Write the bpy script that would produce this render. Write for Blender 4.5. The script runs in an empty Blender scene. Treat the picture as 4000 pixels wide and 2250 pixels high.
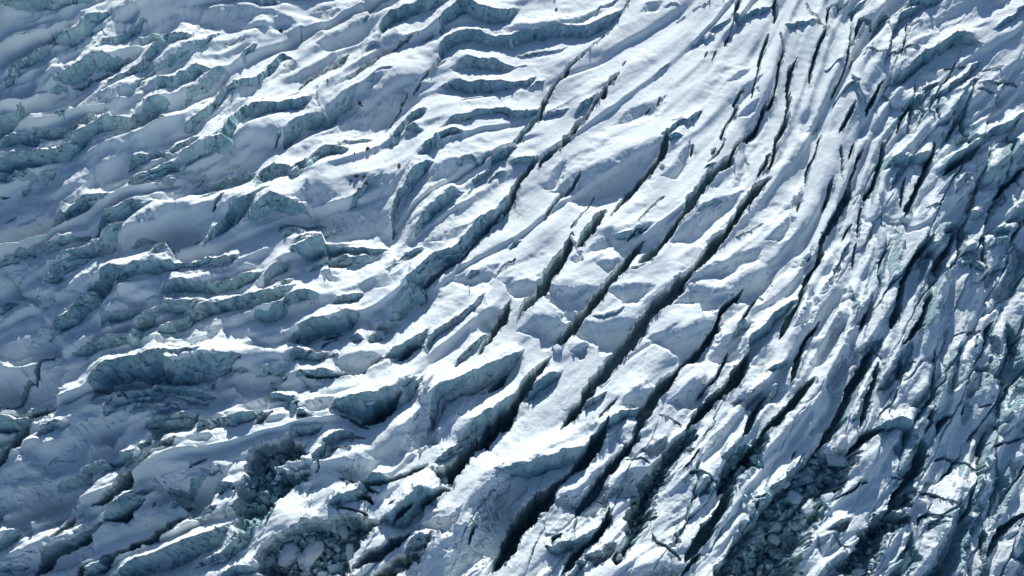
import bpy, math, random
import numpy as np

# ------------------------------------------------------------------ camera, light, exposure
SC = bpy.context.scene
R = math.radians
TILT = R(30.0)            # camera axis, degrees off straight down
HFOV = R(62.0)
CAMZ = 330.0              # metres above the ice
SUN_EL = R(21.5)
FPX = 2000.0 / math.tan(HFOV / 2)          # focal length in photograph pixels (4000 wide)
cam_d = bpy.data.cameras.new("camera"); cam = bpy.data.objects.new("camera", cam_d)
SC.collection.objects.link(cam); SC.camera = cam
cam_d.sensor_width = 36.0; cam_d.lens = 18.0 / math.tan(HFOV / 2)
cam_d.clip_start = 1.0; cam_d.clip_end = 20000.0
cam.location = (0, 0, CAMZ); cam.rotation_euler = (TILT, 0, 0)

W = bpy.data.worlds.new("World"); SC.world = W; W.use_nodes = True
nt = W.node_tree; bg = nt.nodes["Background"]
sky = nt.nodes.new("ShaderNodeTexSky"); sky.sky_type = 'NISHITA'; sky.sun_disc = False
sky.sun_elevation = SUN_EL; sky.sun_rotation = R(0.0); sky.altitude = 2600
sky.air_density = 1.0; sky.dust_density = 0.2; sky.ozone_density = 2.2
nt.links.new(sky.outputs[0], bg.inputs[0]); bg.inputs[1].default_value = 0.122

sun_d = bpy.data.lights.new("sun", 'SUN'); sun = bpy.data.objects.new("sun", sun_d)
SC.collection.objects.link(sun)
sun_d.energy = 4.75; sun_d.angle = R(0.5); sun_d.color = (1.0, 0.98, 0.93)
# shines from +y (the far side of the picture) down towards the camera side
sun.rotation_euler = (-(math.pi / 2 - SUN_EL), 0, R(-3.0))
sun.location = (0, 300, 300)

SC.view_settings.view_transform = 'Standard'; SC.view_settings.look = 'None'
SC.view_settings.exposure = 0.12; SC.view_settings.gamma = 1.0
SC.view_settings.use_curve_mapping = False

# ------------------------------------------------------------------ traced lines of the glacier
# Each tile is a quarter-by-quarter piece of the ice.  Lines run so that the drop lies on their right.
#  B = ice cliff with a basin below it, S = soft snow step, C = crevasse, P = sunken floor
FEAT = {
(0,0): """
B 110 90: -40,20 60,25 160,-10
B 100 70: 130,670 200,600 330,520 420,470 480,390
B 150 110: 560,300 700,270 790,250 850,160 920,60 1010,40
C 30: 420,480 450,400 500,310
B 190 130: 600,690 720,610 860,540 1000,500 1180,470
C 25: 690,820 800,800 860,750 950,680 1060,640
B 90 60: 980,440 1030,360 1100,330 1190,300 1270,230 1350,190 1410,150
B 60 50: 1370,350 1450,320 1520,275 1600,265
B 90 80: 1490,590 1600,520 1700,410 1800,400 1870,385 1920,380
B 80 70: 1040,840 1080,770 1200,710 1300,685 1400,650 1510,620
B 70 50: 1350,915 1400,810 1500,760 1600,730 1700,640 1800,590 1900,530 2000,450 2100,410 2160,350 2200,310
C 14: 2250,430 2340,430 2430,385
B 130 95: 1580,960 1600,850 1720,820 1840,750 1900,720 2000,650 2100,650
B 90 60: 1870,980 1930,890 2050,800 2120,720 2200,660 2250,660
S 330 75: 870,960 1000,850 1250,800 1400,800 1580,830
B 110 90: 740,1449 840,1340 960,1280 1080,1240 1200,1220 1330,1180 1400,1110 1500,1060 1560,1010 1650,1000
B 160 110: -40,1330 30,1250 130,1180 180,1100
B 100 70: 370,1210 500,1180 600,1170 700,1160 720,1100
B 90 80: 310,1430 400,1370 520,1350 640,1330 720,1330 800,1240 900,1200 990,1140
B 70 60: 1880,1290 1980,1200 2080,1120 2200,1000 2260,900 2330,870 2450,820 2574,800
B 120 80: 2230,1449 2350,1330 2400,1200 2450,1120 2574,1060
S 250 60: 1850,30 2000,0 2150,60 2350,80 2574,100
S 100 40: 1160,120 1220,60 1350,0
S 90 35: 30,470 180,380 330,300 460,260
S 120 35: 1940,1060 1990,980 2100,880
S 130 35: 2200,1120 2240,1070 2400,1000
B 40 40: 2430,560 2460,490 2574,450
B 60 55: 1420,1290 1500,1200 1600,1170 1680,1190
B 90 60: 60,820 110,720 160,690
S 160 45: 0,900 150,780 280,720
B 60 40: 500,860 560,800 640,810
""",
(1,0): """
B 80 60: 0,30 120,40 250,30
S 120 30: 120,130 200,130 340,190
S 200 50: 640,60 760,20 900,20
S 90 35: 1080,-10 1250,0 1440,-40
S 260 60: 740,300 860,230 960,190 1050,170
B 170 110: 1230,300 1240,200 1350,110 1480,90 1600,60 1750,40 1900,0
B 40 40: 1060,200 1100,150 1150,120
B 60 45: 1080,530 1130,460 1220,440 1240,470
C 28: 1190,640 1240,560 1330,530 1420,480 1520,430 1600,390 1650,355
C 16: 1650,440 1720,400 1795,385
B 150 130: 1850,300 1860,180 1990,120 2090,60 2200,90 2300,130 2470,120 2574,90
B 140 110: 1820,560 1880,420 1980,380 2120,330 2260,350 2400,350 2574,340
B 130 100: 2020,630 2100,600 2200,590 2340,570 2420,570 2574,600
B 190 100: 1940,810 2060,770 2130,790 2230,800 2350,810 2470,780 2574,800
B 50 35: 2060,1010 2100,970 2200,960 2290,960
B 230 60: 1900,1250 2000,1180 2100,1160 2200,1110 2350,1090 2480,1075 2574,1090
B 110 90: 1800,1449 1870,1360 2000,1310 2080,1350
C 40: 1590,920 1650,850 1720,760 1800,700 1860,660 1910,630
C 44: 810,890 880,840 960,800 1040,740 1100,690 1160,650
C 55: 430,870 500,790 600,730 700,690 800,640 870,590 915,530
B 80 60: 0,770 80,720 160,640 220,530 270,490 320,520
B 40 25: 0,820 70,790
B 30 20: 300,930 400,900 440,880
B 130 120: -20,1080 100,1050 230,1030 300,1010 400,1010 510,970
B 120 100: 260,1370 300,1290 420,1180 560,1110 650,1090 700,1120 760,1040 850,1000 930,920 980,880
C 20: 170,1440 220,1390 260,1370
S 430 95: 760,1130 980,890 1130,830 1300,800 1500,800
C 18: 1270,1270 1340,1190 1420,1090 1480,1000 1520,920
B 70 55: 780,1430 860,1370 960,1340 1080,1320 1160,1300
B 60 60: 1130,840 1190,760 1260,700 1350,720
B 70 80: 1470,1260 1520,1190 1600,1130 1690,1110
B 60 60: 1540,1320 1600,1270 1660,1310
B 60 60: 1360,1449 1400,1380 1440,1330
S 110 35: 230,660 260,600 330,530 400,600
B 30 25: 430,300 445,240 470,240
B 30 40: 1450,1000 1470,940 1500,930
S 60 20: 640,860 680,960 650,1060
""",
(2,0): """
B 160 90: -10,340 120,310 250,290 400,275 520,260 650,250 760,250 800,230 880,190 980,150 1040,110
B 50 30: 590,240 720,180 850,120 950,60 1040,20
C 18: 1050,175 1110,110 1150,50 1190,-10
C 18: 860,430 930,350 1010,280
C 22: 780,520 830,450 860,430
C 28: 550,735 600,660 670,600 730,540 770,520
C 36: 360,980 420,880 490,800 570,750
C 62: 30,1430 140,1310 220,1220 290,1130 330,1040 360,980
B 90 30: 60,510 160,490 280,480 400,490 520,480
B 30 20: 30,660 100,640 160,630
B 60 50: -10,820 80,800 170,790 240,750
B 40 25: 160,880 250,820 320,790
B 150 50: -10,1110 100,1100 200,1090 280,1070
B 60 35: 320,1130 400,1090 480,1080 550,1065
B 70 50: 640,1120 700,1010 800,980 830,960
C 62: 560,1400 620,1310 680,1220 740,1190
C 46: 740,1190 780,1110 850,1030 890,970
C 50: 920,990 960,900 1010,820 1070,760
C 20: 1110,670 1150,620
S 110 35: 1060,1180 1160,1090 1300,1030 1420,1000 1480,970
C 28: 1350,1130 1390,1080
C 26: 1460,1060 1490,980
C 34: 2155,430 2185,340
B 70 50: 2170,330 2200,200 2230,120
C 56: 2235,160 2270,60 2290,-20
B 70 50: 1930,330 2050,230 2150,190 2220,130
B 70 50: 2280,210 2350,140 2430,110 2574,80
C 36: 2470,740 2490,620 2540,450 2574,350
C 18: 2400,1010 2430,880 2460,770
C 22: 2230,1030 2280,940 2340,890
C 34: 2090,1400 2150,1260 2220,1150 2280,1060
C 56: 2380,1380 2460,1280 2520,1150 2560,1050
C 14: 2110,1449 2150,1390
B 50 40: 1500,1360 1580,1320 1650,1250 1720,1200
B 50 50: 1540,1430 1620,1390 1680,1380
B 90 40: 1740,1240 1800,1160 1880,1090
C 16: 1610,1230 1680,1230 1720,1190
B 40 14: 1430,740 1500,660 1600,600
B 60 25: 1830,400 1880,340 2000,290
S 60 20: 2190,770 2290,690 2380,680
S 90 28: 2230,960 2300,880 2400,800 2460,780
S 60 20: 2290,1140 2370,1060 2450,1030
C 10: 1660,185 1750,120
C 8: 1820,75 1900,40 2000,0
S 70 25: 1300,90 1350,20 1480,0
B 30 15: 1530,45 1600,10 1690,30
C 9: 1940,560 1970,490
C 10: 2020,570 2060,470
C 22: 440,150 450,125
""",
(3,0): """
C 54: 50,210 60,100 90,-10
C 36: 0,1085 60,950 90,850 110,700 130,600 150,520
C 52: 140,1340 200,1200 220,1000 230,800 250,650 290,560
C 60: 70,1449 130,1340
C 26: 115,350 150,500
C 38: 590,290 600,180 620,60 740,40
C 44: 480,540 520,430 560,350 590,290
C 22: 400,0 460,120 520,220 560,270
C 50: 740,80 800,30
B 60 50: 830,90 900,30 950,0
C 30: 430,860 440,700 470,580
B 110 80: 1050,280 1110,150 1200,60 1240,100
B 90 80: 1260,230 1330,130 1450,60 1570,0
C 40: 860,420 880,300 920,220 1000,240 1050,290
B 170 120: 1250,760 1400,640 1520,530 1560,470 1640,460 1780,370 1900,290 2050,350
C 16: 1260,590 1360,520 1430,490 1520,500
C 18: 1430,260 1480,230 1560,200
C 16: 820,690 860,600 930,540 1010,550 1080,580 1160,620 1250,560
C 42: 980,1180 1030,1060 1080,930 1120,860
C 34: 700,1370 760,1270 810,1180 850,1080
C 46: 1290,1360 1330,1230 1400,1100 1430,1040
C 26: 1430,1060 1500,1080 1580,1120 1640,1180
B 90 70: 1370,1030 1450,950 1540,930 1560,850 1640,830
C 24: 1550,970 1570,890 1700,850
C 20: 1770,710 1850,690 1980,685
B 130 90: 1690,930 1850,850 1960,750 2050,640 2110,590
B 100 45: 1760,1449 1800,1300 1870,1130 1920,980 1990,880 2100,780
C 14: 2160,720 2220,700 2350,685
C 20: 2110,860 2180,850 2300,880 2370,830 2510,855
B 80 50: 2310,1020 2330,900 2380,860
C 12: 2100,940 2200,930 2300,960
B 170 90: 2080,1400 2180,1320 2250,1260 2310,1280 2430,1200 2574,1110
B 60 30: 1960,1250 2050,1250 2090,1250
B 100 60: 1850,1400 1930,1370 2010,1380 2080,1430
B 70 50: 2280,270 2350,220 2450,160
B 60 40: 2510,100 2574,90
C 24: 510,1449 530,1370 550,1330
B 60 40: 630,1060 700,960 760,900 850,870
B 40 30: 590,660 700,650 
B 60 40: 820,820 880,960 960,1060
S 60 25: 390,1270 440,1180 500,1120
B 50 35: 180,240 280,210 380,200 480,200
C 20: 640,980 700,850 770,700 800,450
B 60 50: 1130,620 1180,460 1230,330
C 18: 770,640 800,440 830,300 860,100
B 50 30: 1590,680 1680,660 1750,650
C 16: 1310,600 1380,400 1400,200
C 20: 1700,1250 1680,1120 1720,960
""",
(0,1): """
B 110 90: 90,80 150,10 250,-20 470,0
B 170 140: -10,220 60,180 200,150 400,140 450,130 520,100 640,70 700,20
B 90 80: 640,120 700,40 800,0
B 70 60: -10,350 60,340 250,330 400,350 560,290
B 40 40: 190,460 300,390 340,380
C 20: 0,530 90,520
S 90 30: 650,540 750,500 850,420 940,320
B 80 70: 1300,230 1400,160 1500,100 1680,80
B 80 60: 1690,100 1780,30 1850,-10 2010,-40
B 110 100: 1300,380 1350,330 1500,290 1600,240 1700,180 1830,190
B 80 60: 1840,150 1950,110 2050,60 2200,10 2290,-30
B 90 60: 1380,430 1500,370 1600,330 1750,330 1800,270 1960,240
B 70 50: 1760,380 1850,360 1950,350 2040,270
B 80 60: 1870,440 1980,400 2080,340 2200,290 2350,250 2520,225
B 60 30: 2210,240 2300,190 2400,150
B 190 130: 480,820 500,740 620,720 760,640 900,570 1000,520 1110,480
S 110 30: 540,650 560,600 700,540 830,480
B 150 110: 970,850 1050,760 1180,700 1280,640 1330,570 1480,550
B 120 110: 650,1180 720,1090 850,1050 960,1010 1080,940 1130,870 1180,840 1250,800
B 260 100: 90,1210 200,1130 240,1080 400,1030 560,1010 700,960 810,920
B 140 100: 480,1340 600,1240 700,1180 860,1150
S 420 95: 1330,800 1420,680 1550,600 1850,600 2050,650 2250,600
B 180 130: 2080,900 2150,800 2250,740 2330,650 2400,590 2574,530
C 30: 2170,720 2220,640 2300,580
C 50: 1900,920 1960,960 2020,980
B 130 110: 880,1449 960,1380 1060,1300 1110,1240 1290,1240
B 110 90: 1200,1380 1280,1290 1400,1240 1600,1190 1750,1160 1900,1160 2050,1140 2180,1130 2350,1080
B 50 30: 1430,1160 1500,1130 1620,1110 1700,1080
B 60 50: 1540,1110 1660,1040 1780,1020
B 110 90: 1630,1400 1700,1360 1830,1330 1950,1350 2100,1340 2250,1310 2400,1260 2574,1240
B 60 40: 1190,1410 1350,1390
S 300 75: 0,880 150,770 300,690 450,600
S 220 60: 560,930 700,850 900,700 1000,640
S 150 45: 1590,490 1700,420 1850,410
B 70 50: 2010,520 2100,480 2200,420
S 120 35: 1640,1050 1780,990 1900,1000 
B 50 35: 90,780 140,730 210,700
S 300 80: -20,1420 0,1300 40,1230 100,1230
B 70 50: 1320,970 1400,900 1500,880
""",
(1,1): """
B 90 95: 10,400 20,340 90,260 170,215 350,205
B 100 95: 370,280 470,180 560,140 620,40 700,0 900,-20
B 190 140: -10,700 100,600 200,540 270,530 330,560 440,580
B 60 40: 0,580 80,520 170,480
B 60 50: 220,840 240,780 400,760 540,750 620,720 700,740
B 90 70: 310,880 370,820 480,820
B 60 50: 400,970 450,930 600,870
B 110 90: 620,880 700,800 860,790
B 180 120: 430,1020 560,1000 700,970 820,970 950,970 1100,1000 1250,985
B 110 80: 590,1220 680,1130 800,1100 900,1050
C 50: 770,1180 860,1180 960,1150
B 60 60: 980,1110 1050,1090 1120,1090
B 110 80: 60,1330 100,1250 200,1190 330,1160
B 80 60: 160,1430 240,1380 350,1340
S 500 115: 330,560 520,400 650,410 900,460 1060,440 1250,350
B 80 70: 975,580 1040,490 1130,410 1250,325
B 120 110: 1350,770 1370,560 1440,500 1500,410 1580,320 1650,250 1740,210
B 120 90: 1610,840 1640,740 1760,620 1850,540 1950,450 2020,440
S 190 45: 1730,340 1850,220 2000,170 2200,120 2370,90
B 40 40: 2010,210 2070,140 2170,110
B 40 35: 2210,170 2300,90 2370,80
B 60 50: 1660,110 1720,60 1820,0
B 100 80: 2150,400 2200,270 2330,190 2370,90 2450,60 2574,0
B 125 125: 1530,1430 1570,1330 1700,1200 1850,1090 1960,1030 2050,950 2150,830 2250,720 2350,660 2450,590 2500,500 2574,420
C 62: 1660,1440 1760,1365 1920,1235 2080,1120 2180,1000 2280,870 2330,790 2430,690 2540,560 2600,470
S 190 45: 1700,950 1850,880 1900,800 2000,760 2150,770
S 120 25: 1810,920 1950,830 2100,800
B 60 45: 1320,1260 1430,1160 1510,1080 1600,1020 1700,1020
S 150 40: 1250,1370 1350,1240 1480,1150
S 150 35: 2000,1300 2100,1240 2250,1250 2370,1210
C 16: 2400,1360 2450,1280 2540,1190
B 40 40: 2130,1310 2180,1250 2240,1250
S 90 30: 700,1280 850,1240
S 110 30: 380,620 390,540 470,440 
B 60 40: 2340,330 2400,250 2480,230
C 14: 1300,1240 1420,1160
""",
(2,1): """
C 60: -10,490 60,380 130,280 200,200 250,140
C 70: 280,220 340,120 420,60 500,0 550,-60
S 290 70: 520,330 700,230 1000,130 1200,60 1350,0
S 70 25: 310,390 400,260 500,150
C 32: 540,490 580,420 640,370 680,290
C 36: 330,720 400,610 450,530 510,470
C 14: 590,850 660,750 720,660
C 14: 750,640 790,550 840,435
C 84: 990,700 1100,560 1200,440 1300,330 1400,240 1500,120 1540,0 1550,-80
S 130 38: 790,600 850,500 950,460 1130,470
C 100: 660,1060 720,960 800,860 870,740 930,650
C 130: 300,1449 400,1310 500,1180 570,1050 600,940
S 260 62: 830,950 900,850 1100,820 1250,790 1500,780
B 60 55: 1030,900 1150,880 1240,870 1290,830
C 28: 1150,975 1200,930 1260,870
C 16: 1260,800 1340,720 1420,640 1500,580 1530,560
C 84: 1290,1200 1400,1110 1480,1010 1560,920 1650,830 1740,720 1800,620 1880,510 1980,370 2080,250 2190,150
C 94: 950,1449 1060,1320 1150,1200 1230,1090 1310,990
C 28: 1300,910 1350,870
C 94: 1690,1430 1800,1310 1900,1180 2010,1060 2120,930 2200,830 2270,700 2330,590 2430,460 2574,340
S 190 48: 1640,890 1750,800 1850,700 2000,560 2100,520 2200,480
C 60: 2480,300 2540,200 2580,100
C 20: 1800,130 1820,20
C 28: 2000,120 2040,50
C 26: 2070,90 2120,0
C 16: 1965,215 2030,140
C 42: 2200,100 2260,20 2330,-40
S 80 30: 1520,300 1600,240 1690,100 1750,0
B 40 20: 1930,275 2030,210
S 120 35: -20,1360 100,1360 250,1360
S 60 22: 2150,1180 2250,1110 2350,1060 2480,1020
C 9: 2260,930 2400,850 2540,770
S 120 35: 1900,1280 2000,1210 2130,1190
S 80 25: 2220,380 2250,240 2330,100
B 50 40: 1840,690 1900,620 2080,560
S 90 35: 880,1190 940,1170 1020,1180
S 200 55: 2100,1449 2200,1330 2400,1240 2574,1200
B 50 40: -10,1010 30,960 70,950
C 14: 0,1200 40,1160
S 60 25: 600,1170 640,1110 660,1100
B 60 45: -10,150 100,130 240,110
C 18: 1200,1280 1280,1260 1340,1220
S 150 40: 400,1400 560,1390 680,1420 
""",
(3,1): """
C 60: 0,250 50,130 90,0
C 26: 390,400 410,280 430,180 480,100 510,0
C 30: 295,670 310,600 340,550
C 36: 565,650 600,560 620,450 640,360
C 26: 740,380 730,200 710,60
C 30: 800,170 850,20
C 32: 820,390 850,270 900,140 960,60
C 72: 540,1100 550,950 620,850 690,740 750,620 800,500 830,420
C 60: 980,550 1010,470 1080,400 1100,300 1150,160 1170,0
C 26: 900,910 920,800 940,700 960,620
B 110 85: 1210,200 1280,140 1450,125 1550,110 1630,85
C 50: 1560,280 1600,200 1650,120 1660,0
C 60: 1370,740 1420,640 1480,500 1550,350 1570,250
C 70: 1740,370 1800,300 1870,230 2000,110 2100,30
B 140 90: 1740,240 1850,140 1950,80 2050,30
S 100 40: 1960,210 2080,210 2200,320 2290,320
C 60: 2260,550 2320,470 2380,400 2500,320 2574,230
S 200 75: 2420,640 2470,540 2574,500
C 50: 2440,1020 2500,880 2560,760
B 200 70: 1720,900 1800,820 1900,760 2040,700 2140,660
C 60: 1650,1260 1700,1200 1780,1100 1840,990 1890,880
C 62: 1310,1449 1380,1300 1440,1180 1480,1110 1540,1050 1580,1010
B 120 60: 1500,1130 1560,1070 1700,1000
C 50: 360,1449 420,1310 500,1220 540,1150
C 24: 860,1230 870,1100 880,1000
C 20: 410,1160 440,1120
S 90 30: 300,1150 400,1060
B 150 45: 1150,1060 1170,960 1140,820 1130,650 1110,570
S 70 30: 1920,1100 2050,1080 2170,1080
S 120 45: 2290,1449 2360,1300 2440,1100 2450,980
B 60 40: 1920,1200 2050,1180 2170,1260
B 110 60: 1860,480 1920,340 1960,320
B 60 50: 1990,640 2020,500 1930,380
S 120 45: 2110,560 2200,480 2270,400
B 70 40: 2210,870 2330,820 2450,850
C 30: 1340,640 1340,450 1380,350
B 60 50: 1240,400 1280,260 1400,240
S 80 35: 200,560 260,470 320,430
S 90 30: 20,900 130,800 200,700
C 20: 760,950 800,860 850,800
B 60 35: 620,1330 700,1150 800,1000
S 70 30: 530,1449 600,1250 660,1150
C 22: 1100,1449 1090,1300 1140,1150 1200,1080
B 60 35: 1330,1050 1330,900 1260,820
C 12: 1530,720 1600,690 1700,680
C 30: 2190,1449 2170,1200 2150,1000 2170,950
B 60 50: 2230,1000 2280,950 2380,950
""",
(0,2): """
B 90 70: 0,230 60,160 110,110 190,120
S 110 45: 290,60 400,20 550,-50
B 210 110: 510,390 600,270 700,220 800,120 870,60 950,0
S 260 70: 240,500 300,370 400,340 510,330
S 280 75: -20,500 100,430 250,400 290,350
C 50: 360,960 390,850 430,740 560,645
S 360 90: -20,820 60,780 180,770 300,750 400,720
C 38: 50,1200 130,1100 220,1010 300,950 350,950
B 110 90: 20,1370 120,1330 250,1290 290,1220 400,1160
B 60 60: 370,1270 430,1180 520,1160
B 90 70: 370,1440 440,1380 550,1330 700,1350
S 110 35: 1180,60 1250,30 1400,30 1500,50 1600,0
B 190 80: 1000,280 1040,200 1150,215 1280,190 1380,160 1470,130
B 140 110: 1330,340 1400,240 1550,150 1640,90 1800,80 2020,70
B 150 125: 1590,350 1680,280 1850,200 1950,140 2100,110 2200,100 2350,80 2450,80 2574,40
C 16: 2400,110 2500,70 2574,60
B 80 60: 1680,40 1750,10 1850,-10
B 160 70: 760,560 890,490 960,490 1060,470 1180,440 1300,440 1340,370
S 90 30: 1560,460 1640,450 1880,400
S 60 22: 1980,420 2060,380 2160,370
C 22: 1720,610 1800,625 1880,635 1960,610 2040,585
B 110 60: 1700,690 1780,640 1900,650 2050,640
B 240 180: 980,910 1060,750 1200,720 1350,690 1460,680 1600,610 1700,620 1760,720 1900,690 2000,680 2150,660 2320,620
B 120 105: 1090,1180 1140,1050 1250,1030 1400,1010 1550,990 1620,950 1700,940 1800,970 1900,990 2060,990
B 70 60: 1310,1200 1380,1155 1480,1160 1560,1160
B 60 40: 1550,1210 1600,1170 1750,1160 1850,1170
B 130 105: 1480,1290 1600,1250 1700,1260 1800,1230 1870,1200 1980,1250
C 50: 1940,1330 1980,1260
B 120 100: 1510,1410 1600,1360 1700,1320 1850,1310 1950,1300
S 320 85: 700,1380 750,1290 850,1180 1000,1130 1150,1120
B 140 80: 2010,1380 2030,1320 2150,1260 2250,1250 2400,1230 2574,1200
S 210 55: 2140,890 2200,790 2350,740 2574,730
S 210 55: 2310,1100 2340,1020 2450,970 2574,950
C 24: 2070,970 2110,890
S 60 25: 950,1090 1050,1080 1150,1060
S 60 30: 910,830 980,780 1060,760
S 300 75: 300,1449 500,1400 800,1330 
B 60 40: 2180,850 2300,800 2450,780
""",
(1,2): """
B 100 75: -20,60 80,30 200,10 350,-40
B 90 80: 30,240 150,230 260,170 350,100 450,50 550,50 620,60
B 70 60: 790,120 860,80 950,75 1060,45
B 130 115: 360,410 500,350 550,300 700,285 870,270 900,230 990,215
C 40: 660,450 760,440 850,420
C 24: 380,520 400,480 440,460
C 24: 660,600 690,530 740,490 830,460
B 110 70: 320,640 380,590 480,600 600,620 660,610
C 26: 470,670 560,640 650,630
C 24: 600,690 750,685 830,670
B 60 60: 950,460 1000,450 1050,480
B 90 70: 1200,390 1250,350 1350,320 1420,310
S 110 30: 1150,290 1300,290 1430,320
B 60 40: 1140,480 1200,430 1300,400
B 140 100: 1360,240 1420,130 1500,60 1560,0 1600,-40
B 100 80: 1320,650 1450,600 1570,530 1640,480 1700,420
C 90: 1430,740 1510,700 1560,630 1640,580
C 50: 1130,800 1200,770 1280,730
C 40: 460,850 560,870 700,870 850,870 950,855 1050,840 1130,810 1200,780
B 60 50: 430,820 560,820 700,810 790,830
S 160 45: 880,680 1000,640 1150,650
B 180 150: 850,1110 1000,1100 1150,1070 1270,1060 1290,1030 1400,1010 1480,950 1530,900 1590,860
C 150: 1060,1330 1180,1290 1280,1230 1380,1150 1440,1100
B 50 40: 780,1160 880,1140 980,1170
C 32: 850,1290 900,1290 980,1310 1060,1370 1130,1410
B 60 60: 420,1250 500,1210 550,1240
C 50: 430,1280 520,1280
C 90: -20,1350 60,1290 130,1240
B 70 50: 60,1010 150,1010 250,1040 330,1070 420,1060
C 18: 90,880 160,890
C 20: 240,910 300,870
B 40 30: 100,900 170,950
B 90 60: 0,800 100,740 260,790
S 110 35: 60,700 150,650 300,640
B 80 60: 340,1440 400,1370 500,1370 630,1340
B 60 50: 1740,620 1720,540 1780,460 1900,360 2000,290 2100,230 2180,190 2280,60
S 220 55: 2160,420 2180,200 2300,170 2450,190
C 130: 2260,640 2330,540 2420,420 2480,300 2560,160
B 70 50: 2000,750 2100,640 2200,560 2330,410
B 200 140: 1740,1270 1780,1080 1830,990 2000,930 2150,860 2300,770 2450,700 2574,620
S 340 80: 1460,1250 1500,1080 1580,1010 1720,980
C 90: 2350,1000 2430,930 2520,850
C 20: 2260,1060 2300,1020
B 300 115: 2080,1449 2200,1330 2350,1230 2450,1150 2574,1050
C 200: 2300,1449 2450,1330 2600,1220
C 14: 1700,1100 1760,1070
S 120 35: -20,430 100,410 300,380
S 110 40: 430,940 440,860 500,870 600,900
S 90 35: 480,1110 600,1080 750,1090
B 50 45: 350,1140 420,1110 480,1150
S 70 30: 1600,1060 1650,960 1750,900
B 50 35: 1600,1000 1650,960 1700,940
""",
(2,2): """
C 120: 90,290 160,200 260,90 350,-20
S 160 45: 360,0 600,-20 820,0
C 112: -60,1330 0,1250 100,1080 170,960 280,830 370,720
C 120: 500,560 600,420 700,300 790,200 880,100 970,-20
S 190 48: 140,330 200,270 350,290 500,310
C 90: 420,600 480,520 560,450
S 140 38: 1030,10 1200,-30 1350,-30
S 220 55: 680,370 800,310 950,310 1100,300 1200,320
C 165: 1080,660 1200,520 1300,370 1420,230 1550,120 1680,0
C 120: 720,1100 800,1010 900,900 1000,780 1080,670
C 100: 520,1400 600,1300 680,1200 720,1130
S 200 52: 1690,60 1750,-20 1900,-30 2120,0
S 220 55: 1490,430 1600,390 1750,390 1850,350 2050,320
C 60: 2070,370 2110,250 2180,160 2250,70 2310,0
C 95: 1620,880 1720,760 1850,650 1950,540 2060,400
C 150: 1290,1300 1400,1150 1500,1020 1600,900
C 90: 1240,1449 1290,1330
S 160 50: 1090,1180 1120,1080 1250,1030 1400,1000
C 28: 870,1310 950,1220 1050,1130
B 90 80: 840,1449 900,1360 1040,1290
B 90 75: 100,1070 240,930 330,870 450,820
C 40: 1870,1090 1930,1020 2000,960 2070,880 2110,780 2160,680 2190,610
C 140: 1780,1400 1900,1250 2030,1130 2150,1020 2250,880 2340,750 2400,640
B 150 110: 2370,700 2370,560 2400,450 2480,380 2574,300
S 160 50: 1640,1080 1700,1010 1850,890
C 11: 1480,1280 1560,1290 1650,1340 1700,1370
C 62: 2330,1449 2400,1340 2460,1240 2574,1080
S 160 50: 2280,1080 2400,960 2574,940
S 170 50: 2030,600 2100,520 2250,420
B 90 70: 2240,420 2290,310 2400,290 
S 120 35: 560,130 700,190 
B 50 35: 820,290 950,290 1120,230
S 80 30: 620,600 720,570 
C 40: 2360,1449 2440,1330
B 60 40: 1100,1230 1200,1210 1290,1200
C 36: 2310,330 2400,180 2480,60
B 60 40: 700,1180 780,1110 940,1040
S 60 25: 260,1010 330,900 
""",
(3,2): """
C 60: 140,470 200,350 270,220 320,100 370,-20
B 120 75: 0,270 100,180 220,110
C 38: 330,600 390,510 450,430 510,330
C 60: 240,940 270,820 310,700 350,580
S 100 38: 420,730 500,600 580,430 650,300 700,200
C 100: -30,1430 100,1300 220,1200 320,1080 430,940
S 120 42: 520,1000 600,850 700,700 800,560
S 90 36: 400,1400 460,1250 560,1050
C 50: 920,430 960,330 1000,200
C 92: 700,1330 760,1220 830,1080 880,950 950,830 1010,700 1050,600
C 110: 620,1480 720,1330
C 60: 900,1400 980,1200 1040,1040 1070,900 1080,780
C 70: 1230,400 1280,250 1300,100 1330,-30
C 70: 1340,590 1420,520 1500,400 1550,240 1600,130
S 130 42: 1150,850 1230,700 1340,600
C 22: 1650,1080 1645,800 1655,650
C 50: 1600,1449 1620,1300 1640,1220
C 11: 1210,920 1270,810 1370,780 1450,770
S 200 60: 1930,1000 1950,700 2050,560 2150,430
C 60: 2180,560 2220,400 2280,340
S 110 42: 2210,860 2280,640 2330,480 2380,380
S 200 60: 2240,1250 2250,900 2320,700 2380,600
C 60: 2440,380 2470,500 2500,640
C 14: 2470,540 2574,470
C 11: 1850,500 1940,460 2020,460 2030,415 2140,425
C 36: 1950,1270 1975,1200 1960,1160
B 110 70: 1080,1400 1200,1350 1290,1320 1400,1350 1480,1420
C 60: 1700,1449 1760,1340 1830,1300
S 120 42: 1430,1150 1480,1050 1600,980
S 110 40: 800,350 850,250 950,100
S 90 36: 260,350 320,200 400,60
S 80 34: 600,200 700,80 760,0
B 60 40: 0,800 100,750 180,700
B 170 40: 1660,600 1660,400 1600,130 1590,0
S 70 34: 900,620 980,540 1100,480
S 90 36: 1100,1000 1150,850 1200,750
B 60 40: 1870,850 1850,650 1900,560
C 26: 2060,600 2110,480
S 80 40: 2080,900 2130,800 2200,750
B 90 60: 0,1100 60,1000 80,920
B 70 50: 2270,1380 2330,1300 2400,1290
C 14: 2120,1195 2230,1185
S 60 30: 830,1300 870,1200 950,1050
""",
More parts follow.
